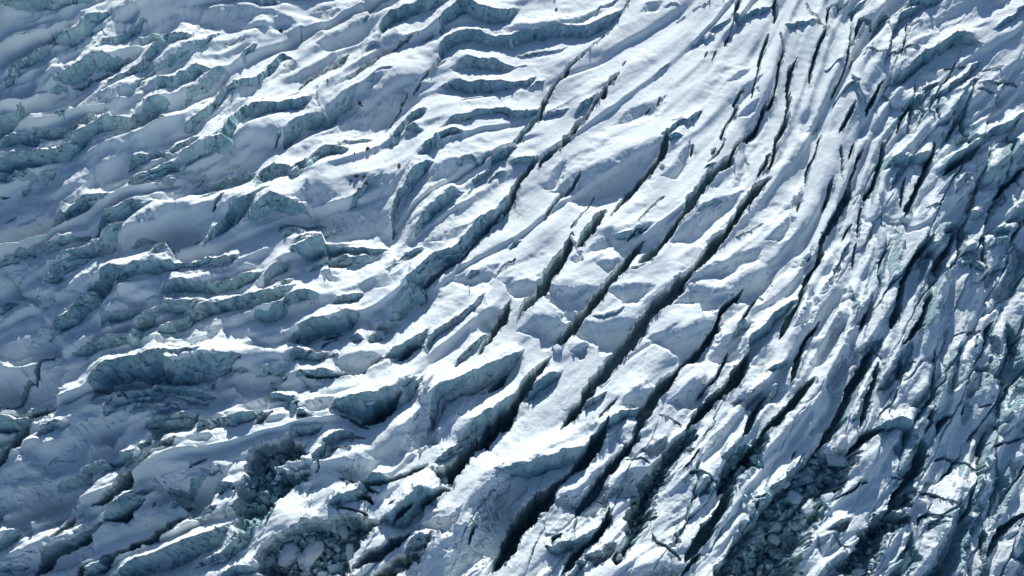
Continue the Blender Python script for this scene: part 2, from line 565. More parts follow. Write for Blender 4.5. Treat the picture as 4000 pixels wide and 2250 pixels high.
(0,3): """
C 150: -30,360 80,230 150,150 220,20 250,-50
S 430 115: -20,430 150,330 300,250 500,220 750,210
B 60 60: 420,280 500,215 620,230 750,205
S 320 80: -20,640 60,570 150,540
B 60 50: 560,500 700,440 850,390
C 50: 1450,270 1550,210 1700,160 1820,120
C 115: 940,720 1050,690 1180,600 1290,490 1400,380 1450,270
C 62: 560,1070 620,990 720,900 800,820
C 90: 1130,900 1240,850 1350,760 1450,690
B 150 110: 1110,800 1200,700 1300,600 1440,550
C 100: 310,1480 420,1290 540,1190 680,1130 800,1080 930,990 1050,920
C 72: 1050,1310 1180,1240 1300,1190 1430,1120 1550,1030 1650,960 1740,900 1880,840
B 60 50: 1880,830 1960,790 2150,720
B 60 50: 1620,920 1680,890 1750,870
B 50 40: 820,1310 860,1260 1000,1230 1100,1180
C 70: 960,1380 1050,1340
C 90: 780,1430 840,1350
B 130 80: 840,1370 900,1310 1000,1270 1160,1260
S 340 100: 1460,500 1500,370 1650,350 1800,310 2080,280
C 30: 1520,740 1525,690
C 44: 2080,640 2120,650
C 44: 2200,640 2225,590
C 24: 2330,560 2350,550
C 18: 1920,390 2000,340 2080,285
C 28: 2010,185 2045,165
C 10: 1830,35 1900,40
B 80 65: 1100,270 1200,230 1300,170 1400,160
B 60 50: 1400,150 1500,80 1560,20
C 10: 1100,275 1210,320
B 330 150: 1240,1330 1350,1270 1500,1200 1700,1150 1900,1060 2090,1000 2170,930
B 120 80: 2000,1300 2200,1200 2400,1060 2500,960
B 90 60: 2270,1420 2380,1340 2500,1330 2574,1340
C 14: 2160,950 2220,1000
C 12: 2280,1120 2430,1050 2574,900
B 120 60: 20,1130 80,1040 200,960
B 120 70: 0,1380 100,1330 200,1310
S 200 55: 850,200 900,120 1000,60 1150,0
S 150 45: 1150,180 1300,140 1480,40
B 70 50: 1840,560 1900,480 2030,430
B 60 50: 2100,550 2180,500 2300,480
S 60 30: 2050,350 2150,320
B 40 40: 1680,560 1750,530 1830,560
B 40 40: 1690,700 1750,660 1840,650
S 90 40: 0,1310 200,1200 400,1100 560,1050
S 160 60: 480,1100 700,1000 860,880
B 50 40: 860,330 950,300 1080,270
""",
(1,3): """
P 85: -120,250 0,150 150,80 330,30 400,20 500,120 520,210 350,300 230,360 400,400 560,440 540,490 350,600 180,720 100,830 0,950 -150,1100 -250,900 -150,500
P 95: 0,1230 120,1120 300,1030 500,930 780,870 1000,860 1200,880 1300,900 1150,1060 1050,1200 980,1330 960,1500 450,1500 200,1450 0,1420
B 70 70: 680,80 760,30 880,0 960,0
C 62: 960,110 1000,60 1080,80
C 26: 760,170 850,180 960,185
C 9: 600,410 635,350 640,290 690,220 720,150
C 40: 860,480 960,510 1060,520 1150,520
C 42: 1200,510 1350,500 1500,450 1600,400 1730,345
B 80 60: 1060,500 1150,430 1250,420 1330,440
C 32: 1090,540 1160,590 1230,630
B 80 65: 770,680 850,640 950,620 1060,580
C 72: 1030,660 1100,650 1170,720
C 18: 780,770 900,770 1000,790 1130,840
B 180 140: 1330,800 1480,740 1560,620 1640,550 1760,540 1800,620
C 72: 1640,740 1720,690 1830,650
C 90: 1400,900 1470,820 1560,760
C 40: 1350,745 1410,725
C 50: 1860,610 1930,610
P 60: 1750,420 1850,390 1950,430 1990,520 1900,590 1830,540
S 170 60: 1720,830 1780,790 1900,790 1960,780
C 95: 1010,1370 1100,1290 1200,1240 1320,1170 1430,1090 1530,1020
B 130 110: 1540,1080 1600,1010 1690,1000
P 95: 1150,1500 1200,1330 1400,1230 1520,1180 1640,1180 1700,1080 1780,980 1760,1100 1640,1280 1500,1400 1350,1440
C 260: 1900,480 2000,350 2150,200 2300,80 2450,-80
S 380 100: 1880,1300 1910,1000 2050,880 2200,520 2350,400 2574,330
C 24: 2130,1130 2200,960
S 150 45: 900,320 1050,290 1150,280
S 240 70: 1460,80 1480,-60 1600,-200
B 50 40: 590,210 640,170 720,150
C 14: 380,300 440,290 500,290
S 60 30: 340,320 420,280 560,260
B 90 60: 1830,260 1950,150 2100,100 
S 60 25: 1530,230 1590,80
""",
(2,3): """
C 130: 560,420 700,310 800,190 890,50 950,-80
C 300: -150,1330 100,950 300,700 480,520
B 200 100: -50,350 150,320 330,230 480,190 640,150 760,100
C 92: 900,480 980,400 1060,290 1150,180 1250,60
C 90: 660,780 780,640 870,530
P 105: 1130,830 1250,620 1380,430 1400,380 1600,100 1700,30 1880,0 1850,100 1700,270 1620,430 1500,640 1420,820 1380,920 1200,1150 1050,1340 1000,1300 1120,1080 1140,900
S 160 45: 1000,540 1130,400 1350,340
C 10: 1160,290 1270,270 1340,280 1385,330
C 11: 830,665 900,680 970,690
C 40: 980,780 950,880
C 82: 750,1150 830,1060 920,940 980,840
C 92: 500,1420 620,1270 720,1170
C 46: 400,1110 440,1070 490,1040
B 90 65: 370,1130 430,1130 560,1080 720,1020 850,940
C 60: 1050,1330 1100,1270
C 26: 1410,1040 1440,1120 1520,1150 1600,1220 1690,1300
C 24: 1770,440 1850,420 1950,450 2020,510
C 120: 1750,1290 1850,1150 1960,970 2060,830 2150,700 2230,560
P 110: 2030,520 2230,280 2350,120 2420,40 2574,0 2574,120 2500,230 2574,350 2400,380 2300,520 2200,640 2100,620
P 115: 2110,1240 2250,1030 2400,850 2500,700 2620,620 2800,700 2900,1500 2000,1500 2080,1300
C 32: 2450,655 2510,650 2574,610
C 15: 1720,390 1800,310 1860,200
S 90 35: 1840,580 1900,480 1960,460
S 90 35: 1340,160 1500,50
S 250 60: 1220,1449 1300,1340 1450,1290 1660,1320
C 44: 1720,1440 1800,1330 1880,1240
S 60 28: 1580,1130 1620,1060
S 160 45: 640,700 830,520 
S 150 50: 640,600 800,400 900,330
S 100 40: 480,640 560,600 
S 60 28: 2120,220 2200,150 
B 80 60: 570,1400 650,1290 720,1280
S 100 45: 720,1240 850,1150 1000,1100
""",
(3,3): """
P 105: 0,620 120,510 280,400 430,250 530,100 600,180 780,200 900,230 850,350 800,480 720,620 640,760 580,880 430,1000 400,1180 200,1300 0,1500 -60,1500 -60,700
C 112: 560,110 640,0 700,-80
C 100: 820,200 900,100 1000,30 1150,-10
P 105: 840,1000 1050,900 1220,850 1500,880 1450,930 1300,1000 1200,1080 1150,1230 1090,1380 1020,1500 800,1440 720,1330 800,1200 860,1080
C 100: 1220,830 1270,700 1330,580 1400,500 1480,400 1540,330 1580,100
P 70: 1220,840 1300,690 1440,600 1420,740 1400,830
C 26: 1690,270 1750,240 1830,235 1950,290 2060,350 2100,400
C 26: 1500,620 1560,620 1700,660 1800,710 1860,750 1950,800
C 24: 1520,950 1530,860 1600,830 1700,850 1770,900
C 20: 680,680 780,630 880,560 900,520 1000,495
C 22: 1220,465 1280,475 1350,490
C 11: 640,1030 700,1090 710,1130 800,1180
C 72: 2110,520 2120,400 2150,200 2200,80 2230,0
C 60: 1970,900 2020,750 2040,600
S 130 45: 2160,800 2200,560 2280,400
S 140 60: 1540,1449 1570,1350 1720,1050 1780,900 1840,740
C 80: 2180,1280 2250,1150 2330,1000 2420,920 2574,850
C 28: 2240,160 2330,130 2450,90 2574,50
S 110 35: 1290,420 1320,300 1440,130
S 70 32: 1280,1250 1350,1100 1430,1000
S 120 48: 1240,1380 1300,1270 1400,1100
C 50: 2130,1449 2140,1250 2150,1000
S 120 42: 480,1449 560,1300 700,1200 820,1170
C 30: 260,240 300,180
B 60 40: 1600,950 1640,860 1740,900
B 70 50: 1990,1100 2010,900 2100,800
B 60 50: 2060,760 2060,600 2150,450
B 80 40: 1920,1449 1940,1200 1930,1050
B 60 50: 2100,1449 2160,1300 
S 70 35: 620,950 680,880 800,860
""",
}

# ------------------------------------------------------------------ the glacier: a height field in metres
ROWOFF = (0, 563, 1126, 1687); TZ = 2.574
STEP = 2.3
U0, U1, V0, V1 = -620.0, 4620.0, -420.0, 2700.0
us = np.arange(U0, U1, STEP); vs = np.arange(V0, V1, STEP)
NU, NV = len(us), len(vs)
UU, VV = np.meshgrid(us.astype(np.float32), vs.astype(np.float32))

def plane_xy(u, v, z=0.0):
    a = TILT + np.arctan((1125.0 - v) / FPX)
    y = (CAMZ - z) * np.tan(a)
    zc = (CAMZ - z) / np.cos(a) * np.cos(a - TILT)
    return (u - 2000.0) / FPX * zc, y
def scale_at(v):                                   # metres of ground per photograph pixel, and viewing angle
    a = TILT + np.arctan((1125.0 - v) / FPX)
    return CAMZ / np.cos(a) * np.cos(a - TILT) / FPX, a

rng = np.random.RandomState(7)
TAB = rng.rand(256, 256).astype(np.float32)
def vnoise(x, y, seed=0):
    x = x + seed * 17.31; y = y + seed * 29.77
    xi = np.floor(x).astype(np.int32); yi = np.floor(y).astype(np.int32)
    fx = (x - xi).astype(np.float32); fy = (y - yi).astype(np.float32)
    fx = fx * fx * fx * (fx * (fx * 6 - 15) + 10); fy = fy * fy * fy * (fy * (fy * 6 - 15) + 10)
    x0 = xi & 255; y0 = yi & 255; x1 = (xi + 1) & 255; y1 = (yi + 1) & 255
    return (TAB[y0, x0] * (1 - fx) + TAB[y0, x1] * fx) * (1 - fy) + (TAB[y1, x0] * (1 - fx) + TAB[y1, x1] * fx) * fy
def fbm(x, y, n, seed=0, gain=0.5):
    s = 0; a = 1.0; t = 0
    for k in range(n):
        s = s + a * (vnoise(x * 2 ** k, y * 2 ** k, seed + k * 3) - 0.5); t += a; a *= gain
    return s / t * 2
def sstep(a, b, x):
    t = np.clip((x - a) / (b - a), 0, 1); return t * t * (3 - 2 * t)

# read the traced lines
feats = []
for (c, r), txt in FEAT.items():
    for ln in txt.strip().splitlines():
        hd, pts = ln.split(':'); hd = hd.split()
        P = np.array([[float(q) for q in p.split(',')] for p in pts.split()])
        P = P / TZ + np.array([1000.0 * c, ROWOFF[r]])
        w = float(hd[1]) / TZ; h = float(hd[2]) / TZ if len(hd) > 2 else 0
        feats.append((hd[0], w, h, P))
def join(fl):
    # pieces of one crevasse or cliff that meet end to end become one line
    ch = True
    while ch:
        ch = False
        for i in range(len(fl)):
            if fl[i] is None or fl[i][0] == 'P': continue
            for j in range(len(fl)):
                if i == j or fl[j] is None or fl[j][0] != fl[i][0]: continue
                a, b = fl[i][3], fl[j][3]
                opts = [(a, b)] + ([(a, b[::-1]), (a[::-1], b), (a[::-1], b[::-1])] if fl[i][0] == 'C' else [])
                for p, q in opts:
                    if np.hypot(*(p[-1] - q[0])) > (26 if fl[i][0] == 'C' else 42): continue
                    d1 = p[-1] - p[-2]; d2 = q[1] - q[0]
                    if d1 @ d2 < 0.7 * np.hypot(*d1) * np.hypot(*d2): continue
                    if not 0.45 < fl[i][1] / fl[j][1] < 2.2: continue
                    W1 = fl[i][4] if p is a else fl[i][4][::-1]; W2 = fl[j][4] if q is b else fl[j][4][::-1]
                    fl[i] = (fl[i][0], (fl[i][1] + fl[j][1]) / 2, (fl[i][2] + fl[j][2]) / 2, np.vstack([p, q]), np.concatenate([W1, W2]))
                    fl[j] = None; ch = True; break
    return [f for f in fl if f]
feats = join([(k, w, h, P, np.full(len(P), w)) for k, w, h, P in feats])
# beyond the traced ground the ice goes on in the same way: repeat the border lines outward
extra = []
for k, w, h, P, WW in feats:
    cx, cy = P.mean(0)
    for dx, dy, ok in ((-800, 60, cx < 800), (800, -60, cx > 3200), (60, -640, cy < 640), (-60, 640, cy > 1610)):
        if ok:
            Q = P + np.array([dx, dy]); q = Q.mean(0)
            if not (-20 < q[0] < 4020 and -20 < q[1] < 2270) and (Q.min(0)[0] > 3990 or Q.max(0)[0] < 10 or Q.min(0)[1] > 2240 or Q.max(0)[1] < 10):
                extra.append((k, w, h, Q, WW))
feats += extra

# flow direction field (double angle, blurred from the lines)
gx = np.linspace(U0, U1, 80); gy = np.linspace(V0, V1, 48); GX, GY = np.meshgrid(gx, gy)
c2 = np.full_like(GX, 1e-4); s2 = np.full_like(GX, -1e-4)
for k, w, h, P, WW in feats:
    if k == 'P': continue
    d = np.diff(P, axis=0); L = np.hypot(d[:, 0], d[:, 1]); m = (P[1:] + P[:-1]) / 2
    a = np.arctan2(d[:, 1], d[:, 0])
    for j in range(len(L)):
        g = np.exp(-((GX - m[j, 0]) ** 2 + (GY - m[j, 1]) ** 2) / (2 * 130.0 ** 2)) * L[j] * w
        c2 += g * np.cos(2 * a[j]); s2 += g * np.sin(2 * a[j])
TH = 0.5 * np.arctan2(s2, c2)
def gsamp(F, u, v):
    x = np.clip((u - U0) / (U1 - U0) * (F.shape[1] - 1), 0, F.shape[1] - 1.001); y = np.clip((v - V0) / (V1 - V0) * (F.shape[0] - 1), 0, F.shape[0] - 1.001)
    xi = x.astype(int); yi = y.astype(int); fx = x - xi; fy = y - yi
    return (F[yi, xi] * (1 - fx) + F[yi, xi + 1] * fx) * (1 - fy) + (F[yi + 1, xi] * (1 - fx) + F[yi + 1, xi + 1] * fx) * fy
nrm = np.hypot(c2, s2); C2 = c2 / nrm; S2 = s2 / nrm
cc = gsamp(C2, UU, VV); ss = gsamp(S2, UU, VV)
th = (0.5 * np.arctan2(ss, cc)).astype(np.float32)
DX, DY = np.cos(th), np.sin(th)

def streak(scale, length, seed, n=9):
    """noise smeared along the flow: blobs about 'scale' px wide and 'length' px long"""
    F = np.zeros_like(UU)
    for t in np.linspace(-0.5, 0.5, n):
        F += vnoise((UU + DX * t * length) / scale, (VV + DY * t * length) / scale, seed)
    F /= n; F -= F.mean(); return F / (F.std() + 1e-6)

def streak_bent(scale, length, seed, n=12):
    """the same, but followed along the bending flow lines"""
    F = vnoise(UU / scale, VV / scale, seed); st = length / (2.0 * n); cnt = 1
    for sg in (1, -1):
        X, Y = UU.copy(), VV.copy(); ox, oy = DX * sg, DY * sg
        for k in range(n):
            X += ox * st; Y += oy * st
            j = np.clip((X - U0) / STEP, 0, NU - 1).astype(np.int32); i = np.clip((Y - V0) / STEP, 0, NV - 1).astype(np.int32)
            nx, ny = DX[i, j], DY[i, j]; f = np.where(nx * ox + ny * oy < 0, -1, 1); ox, oy = nx * f, ny * f
            F = F + vnoise(X / scale, Y / scale, seed); cnt += 1
    F = F / cnt; F -= F.mean(); return F / F.std()
# jagged, wandering edges
WU = UU + 9 * fbm(UU / 110, VV / 110, 2, 11) + 9 * fbm(UU / 32, VV / 32, 3, 21, .6)
WV = VV + 9 * fbm(UU / 110, VV / 110, 2, 31) + 9 * fbm(UU / 32, VV / 32, 3, 41, .6)
GT = -0.025 + 0.34 * (1 - sstep(-250, 1300, UU)) + 0.19 * sstep(2700, 3900, UU)  # ground tilt added for shading: darkens left and right sides, brightens the middle
MPP, ANG = scale_at(VV.astype(np.float64)); MPP = MPP.astype(np.float32); SA = np.maximum(np.sin(ANG), 0.34).astype(np.float32)

def cells(ang, lw, ls, seed):
    """broken blocks: (distance to the joint, random number, random tilt) of elongated cells"""
    ca, sa_ = math.cos(ang), math.sin(ang)
    X = (WU * ca + WV * sa_) / lw; Y = (-WU * sa_ + WV * ca) / ls
    X = X + 0.25 * fbm(X * 1.3, Y * 1.3, 2, seed); Y = Y + 0.25 * fbm(X * 1.3, Y * 1.3, 2, seed + 5)
    xi = np.floor(X).astype(np.int32); yi = np.floor(Y).astype(np.int32)
    f1 = np.full(X.shape, 9.0, np.float32); f2 = f1.copy(); rid = np.zeros_like(f1); til = np.zeros_like(f1)
    for dx in (-1, 0, 1):
        for dy in (-1, 0, 1):
            cx = (xi + dx + seed * 7) & 255; cy = (yi + dy + seed * 13) & 255
            jx = xi + dx + 0.15 + 0.7 * TAB[cy, cx]; jy = yi + dy + 0.15 + 0.7 * TAB[cx, cy]
            ex = X - jx; ey = Y - jy; q = np.sqrt(ex * ex + ey * ey); c1 = q < f1
            f2 = np.where(c1, f1, np.minimum(f2, q)); f1 = np.where(c1, q, f1)
            r = TAB[(cy + 91) & 255, cx]; rid = np.where(c1, r, rid)
            til = np.where(c1, ex * (TAB[cy, (cx + 37) & 255] - 0.5) + ey * (TAB[(cy + 11) & 255, (cx + 73) & 255] - 0.5), til)
    return (f2 - f1), rid, til * 2
cdr, crr, ctr = cells(R(-30), 34, 26, 17)
dep = np.zeros_like(UU)          # sum of cubes of depths
lift = np.zeros_like(UU); pit = np.zeros_like(UU); cliffm = np.zeros_like(UU)
crev = np.zeros_like(UU)         # 1 inside open crevasses and pits
def crop(P, m):
    a, b = P.min(0) - m, P.max(0) + m
    i0 = max(int((a[1] - V0) / STEP), 0); i1 = min(int((b[1] - V0) / STEP) + 1, NV)
    j0 = max(int((a[0] - U0) / STEP), 0); j1 = min(int((b[0] - U0) / STEP) + 1, NU)
    return (slice(i0, i1), slice(j0, j1)) if i1 > i0 and j1 > j0 else None
def poly_dist(P, X, Y):
    """distance to a line of segments, side of it (-1..1, blended), and position along it (0..1)"""
    best = np.full(X.shape, 1e9, np.float32); sw = np.zeros_like(best); ss_ = np.zeros_like(best); st = np.zeros_like(best)
    d = np.diff(P, axis=0); L = np.hypot(d[:, 0], d[:, 1]); T = L.sum(); acc = 0
    for k in range(len(L)):
        if L[k] < 1e-6: continue
        tx, ty = d[k] / L[k]; rx = X - P[k, 0]; ry = Y - P[k, 1]
        t = np.clip(rx * tx + ry * ty, 0, L[k]); ex = rx - t * tx; ey = ry - t * ty
        q = ex * ex + ey * ey + 1e-4; wk = (100.0 / q) ** 2
        cr = (rx * -ty + ry * tx) / np.sqrt(q)
        sw += wk; ss_ += wk * cr; st = np.where(q < best, (acc + t) / T, st); acc += L[k]
        best = np.minimum(best, q)
    return np.sqrt(best), ss_ / (sw + 1e-20), st
def smooth(P, W):
    if len(P) < 3: return P, W
    o = [P[0]]; ow = [W[0]]
    for k in range(len(P) - 1):
        a, b = P[k], P[k + 1]
        if k > 0: o.append(a * .78 + b * .22); ow.append(W[k])
        if k < len(P) - 2: o.append(a * .22 + b * .78); ow.append(W[k + 1])
    o.append(P[-1]); ow.append(W[-1])
    return np.array(o), np.array(ow)
def stretch(P, m):
    P = P.copy(); d = P[0] - P[1]; P[0] = P[0] + d / max(np.hypot(*d), 1e-6) * m
    d = P[-1] - P[-2]; P[-1] = P[-1] + d / max(np.hypot(*d), 1e-6) * m
    return P
def poly_len(P): return float(np.hypot(*np.diff(P, axis=0).T).sum())
for k, w, h, P, WW in feats:
    if k == 'P':
        c = crop(P, 20)
        if not c: continue
        X = WU[c] + 1.2 * (WU[c] - UU[c]) + 8 * ctr[c]; Y = WV[c] + 1.2 * (WV[c] - VV[c]) + 8 * crr[c]; Q = np.vstack([P, P[:1]])
        D, _, _ = poly_dist(Q, X, Y); ins = np.zeros(X.shape, bool)
        for a, b in zip(Q[:-1], Q[1:]):
            cond = (a[1] > Y) != (b[1] > Y)
            ins ^= cond & (X < (b[0] - a[0]) * (Y - a[1]) / (b[1] - a[1] + 1e-9) + a[0])
        m = MPP[c]; dm = w * m / SA[c] * 1.15
        e = np.clip(D / (dm / m * 0.22), 0, 1) * ins
        dep[c] += (dm * (e ** 0.8)) ** 3
        pit[c] = np.maximum(pit[c], e)
        continue
    P, WW = smooth(P, WW); P = stretch(P, (0.35 if k == 'C' else 0.8) * w); T = poly_len(P)
    if k == 'C':
        c = crop(P, w * 1.3 + 15)
        if not c: continue
        wf = 0.4 if w < 16 else 0.8
        X, Y, m = UU[c] + wf * (WU[c] - UU[c]), VV[c] + wf * (WV[c] - VV[c]), MPP[c]
        D, sd, s = poly_dist(P, X, Y)
        dl = np.hypot(*np.diff(P, axis=0).T); sk = np.concatenate([[0], np.cumsum(dl)]) / max(dl.sum(), 1e-6)
        wv = np.maximum(np.interp(s, sk, WW), 4.4); wv = np.where(wv > 40, 40 + 0.7 * (wv - 40), wv)
        tap = np.clip(np.minimum(s, 1 - s) * T / np.minimum(1.8 * w, 0.4 * T), 0, 1) ** 0.75
        hw = 0.47 * wv * (0.06 + 0.94 * tap)
        hw = hw * (1 + 0.55 * fbm(X / 60, Y / 60, 2, 77) + 0.25 * fbm(X / 13, Y / 13, 2, 79))
        e = np.clip((hw - D) / (0.22 * hw + 1.0), 0, 1)
        dm = np.minimum(w * m * 2.9 + 2.0, 40) * (0.4 + 0.6 * tap)
        dep[c] += (dm * e ** 0.85) ** 3
        crev[c] = np.maximum(crev[c], np.clip(e * 1.5, 0, 1))
        continue
    soft = (k == 'S')
    UPF = 0.6 if not soft else 0.35
    P = P + np.array([0, UPF * h * 0.85])
    c = crop(P, w * 2.2 + 15)
    if not c: continue
    X, Y, m, sa = WU[c], WV[c], MPP[c], SA[c]
    D, sd, s = poly_dist(P, X, Y)
    tap = sstep(0, 1, np.minimum(s, 1 - s) * T / np.minimum(1.8 * w, 0.42 * T)) ** 0.75
    wl = w * 1.8 * (0.12 + 0.88 * tap); t = D * sd
    dm = h * m / sa * tap * (0.95 if not soft else 1.5)
    wall = dm / m * (1.25 if soft else 0.24) + 2.0
    wall = np.minimum(wall, wl * 0.6)
    dn = np.clip(t / wall, 0, 1); dn = sstep(0, 1, dn) if soft else dn ** 0.85
    back = np.clip((wl - t) / np.maximum(wl - wall, 3), 0, 1)
    back = sstep(0, 1, back) if soft else back ** 1.6
    L = 0.75 * w
    val = np.where(t > 0, UPF * dm - dm * dn, UPF * dm * np.exp(-(D / L) ** 1.3))
    val = np.where(t > wall, -(1 - UPF) * dm * back, val)
    dep[c] += np.maximum(-val, 0) ** 3
    lift[c] += np.maximum(val, 0) ** 3
    if not soft: cliffm[c] = np.maximum(cliffm[c], np.where((t > 0) & (t < wall * 1.1), tap, 0))

# ground character: 1 = bare broken ice (right side, lower right), 0 = smooth snow cover
def blob(u, v, ru, rv): return np.exp(-(((UU - u) / ru) ** 2 + ((VV - v) / rv) ** 2))
rough = sstep(3050, 3650, UU + 0.12 * (VV - 1100)) * 0.9
rough = np.maximum(rough, 0.75 * blob(2900, 1950, 520, 420)); rough = np.maximum(rough, 0.6 * blob(3300, 2000, 700, 500))
rough = np.maximum(rough, 0.35 * blob(2200, 2050, 600, 300)); rough = np.maximum(rough, 0.5 * blob(1150, 2000, 300, 260))
rough = rough * (1 - 0.9 * blob(3950, 130, 480, 330))
rough = rough * (0.45 + 0.55 * sstep(-0.5, 0.6, streak(60, 260, 5)))
ribm = np.exp(-((UU - (3370 - 0.12 * VV)) / (300 + 0.10 * np.clip(VV, 0, 2400))) ** 2)
side = np.maximum(sstep(1500, 500, UU) * 0.5, 0)

base = -np.cbrt(dep) + np.cbrt(lift)
mm = MPP / 0.115
und = streak(95, 420, 51) * (0.8 + 1.6 * side) + fbm(UU / 330, VV / 330, 2, 61) * 3.0      # broad swells
und += streak(42, 210, 52) * (0.14 + 0.5 * side + 0.4 * rough)
cd, cr_, ct = cells(R(-63), 400, 104, 3); cd2, cr2, ct2 = cells(R(-66), 70, 30, 9)
blk = (sstep(0, 0.11, cd) - 1) * 3.6 * (0.4 + 1.2 * cr_) + (cr_ - 0.5) * 6.0 + ct * 5.5
blk2 = (sstep(0, 0.25, cd2) - 1) * 1.1 + (cr2 - 0.5) * 1.8 + ct2 * 2.0
und += (blk + blk2 * 0.22 * sstep(-0.2, 0.6, fbm(UU / 130, VV / 130, 2, 113))) * np.clip(rough * 1.25, 0, 1) ** 1.3 * (1 - 0.45 * ribm) + blk2 * 0.08 * side
und += pit * ((sstep(0, 0.3, cdr) - 1) * 1.6 + (crr - 0.5) * 4.2 + ctr * 4.5 + fbm(UU / 100, VV / 100, 2, 131) * 4)
slab = np.tanh(2.6 * streak(52, 260, 57, 13) + 0.9); und += slab * (1.6 * rough + 0.5 * side)
und += np.tanh(2.5 * streak(26, 130, 58) + 0.8) * (0.22 * rough + 0.3 * side)
und += fbm(UU / 90, VV / 90, 2, 63) * (0.2 + 0.5 * sstep(-0.1, 0.6, fbm(UU / 260, VV / 260, 2, 64)))
# long folds of snow, steep on their lower side
n0 = streak_bent(58, 600, 151, 11); n1 = streak(34, 260, 152)
def lean(n, k):
    Y = np.clip((VV - k * n - V0) / STEP, 0, NV - 1.01); yi = Y.astype(np.int32); f = Y - yi
    X = np.broadcast_to(np.arange(NU), Y.shape)
    return n[yi, X] * (1 - f) + n[yi + 1, X] * f
fold = 1 - sstep(900, 2300, UU + 0.2 * VV) * 0.72; fold = fold * (1 - 0.8 * np.clip(rough * 1.3, 0, 1))
und += lean(lean(n0, 15), 9) * 2.5 * fold + lean(n1, 9) * 0.9 * fold * (0.3 + 0.7 * side)
rib = np.tanh(1.6 * streak_bent(44, 640, 161) + 0.5); und += rib * 2.3 * np.maximum(ribm, 0.75 * sstep(3100, 3600, UU) * (1 - blob(3950, 130, 480, 330)))
# small ragged steps and ledges between the traced ones
r1 = streak(20, 120, 53, 7); r2 = 1 - np.abs(r1) * 1.1
und += np.clip(r2, -0.4, 1) * (0.04 + 0.2 * rough)
fine = fbm(UU / 14, VV / 14, 3, 71, .6) * (0.09 + 0.25 * rough) + fbm(UU / 40, VV / 26, 2, 81) * (0.07 + 0.4 * sstep(0.0, 0.6, fbm(UU / 170, VV / 120, 2, 82)))
H = base + (und + fine) * mm
# ledges and flutes on the cliffs
gv, gu = np.gradient(base); _, YC = plane_xy(2000.0, VV.astype(np.float64)); MAC = GT * (YC - 190.0)
XW, YW = plane_xy(UU.astype(np.float64), VV.astype(np.float64), MAC)
dxu = np.gradient(XW, axis=1); dyv = np.gradient(YW, axis=0)
slope = np.hypot(gu / dxu, gv / dyv)
cliff = np.clip((slope - 1.0) / 1.2, 0, 1)
cliff = np.maximum(cliff, crev * 0.6)
H += cliff * (fbm(UU / 24, VV / 18, 4, 91, .7) * 2.2 + ((sstep(0, 0.2, cdr) - 1) * 0.5 + ctr * 2.2)) * mm
# exposed ice where snow cannot lie: steep faces, and the broken ground
gv, gu = np.gradient(H); sl2 = np.hypot(gu / dxu, gv / dyv)
ice = sstep(0.85, 1.5, sl2 * 0.5 + slope * 0.6 + 0.35 * fbm(UU / 22, VV / 22, 3, 95))
ice = ice * np.clip(0.16 + cliffm * 1.5 + rough + crev + 0.26 * side, 0, 1)
ice = np.maximum(ice, crev * sstep(0.1, 0.5, crev)); ice = np.maximum(ice, 0.8 * np.clip(pit * 2, 0, 1))
ice = np.maximum(ice, 0.85 * rough * sstep(0.25, 0.85, 0.3 * pit + fbm(UU / 60, VV / 60, 3, 97) + 0.35 * rough + 0.4 * (sl2 - 0.5)))
ice = np.clip(ice, 0, 1).astype(np.float32)

def mesh_grid(name, X, Y, Z, attrs):
    nv, nu = X.shape
    me = bpy.data.meshes.new(name)
    co = np.stack([X, Y, Z], -1).reshape(-1, 3).astype(np.float32)
    idx = np.arange(nv * nu).reshape(nv, nu)
    q = np.stack([idx[1:, :-1], idx[1:, 1:], idx[:-1, 1:], idx[:-1, :-1]], -1).reshape(-1, 4).astype(np.int32)
    me.vertices.add(len(co)); me.vertices.foreach_set('co', co.ravel())
    me.loops.add(q.size); me.loops.foreach_set('vertex_index', q.ravel())
    me.polygons.add(len(q)); me.polygons.foreach_set('loop_start', np.arange(0, q.size, 4, dtype=np.int32))
    me.polygons.foreach_set('loop_total', np.full(len(q), 4, np.int32))
    me.polygons.foreach_set('use_smooth', np.ones(len(q), bool))
    me.update(calc_edges=True)
    for an, A in attrs.items():
        at = me.attributes.new(an, 'FLOAT', 'POINT'); at.data.foreach_set('value', A.astype(np.float32).ravel())
    return me

# ---- materials
def mat_new(name):
    m = bpy.data.materials.new(name); m.use_nodes = True; nt = m.node_tree
    return m, nt, nt.nodes['Principled BSDF']
def N(nt, typ, **kw):
    n = nt.nodes.new(typ)
    for k, v in kw.items():
        if k in n.inputs.keys() if isinstance(k, str) else False: n.inputs[k].default_value = v
        else: setattr(n, k, v)
    return n
def ramp(nt, src, stops):
    r = nt.nodes.new('ShaderNodeValToRGB'); e = r.color_ramp.elements
    while len(e) < len(stops): e.new(0.5)
    for i, (p, c) in enumerate(stops): e[i].position = p; e[i].color = (*c, 1)
    nt.links.new(src, r.inputs[0]); return r.outputs[0]
def mixc(nt, fac, a, b, mode='MIX'):
    m = nt.nodes.new('ShaderNodeMix'); m.data_type = 'RGBA'; m.blend_type = mode
    for s, v in ((0, fac), (6, a), (7, b)):
        if hasattr(v, 'links'): nt.links.new(v, m.inputs[s])
        else: m.inputs[s].default_value = v if s == 0 else (*v, 1)
    return m.outputs[2]
def math_n(nt, op, a, b=None):
    m = nt.nodes.new('ShaderNodeMath'); m.operation = op
    for s, v in ((0, a), (1, b)):
        if v is None: continue
        if hasattr(v, 'links'): nt.links.new(v, m.inputs[s])
        else: m.inputs[s].default_value = v
    return m.outputs[0]
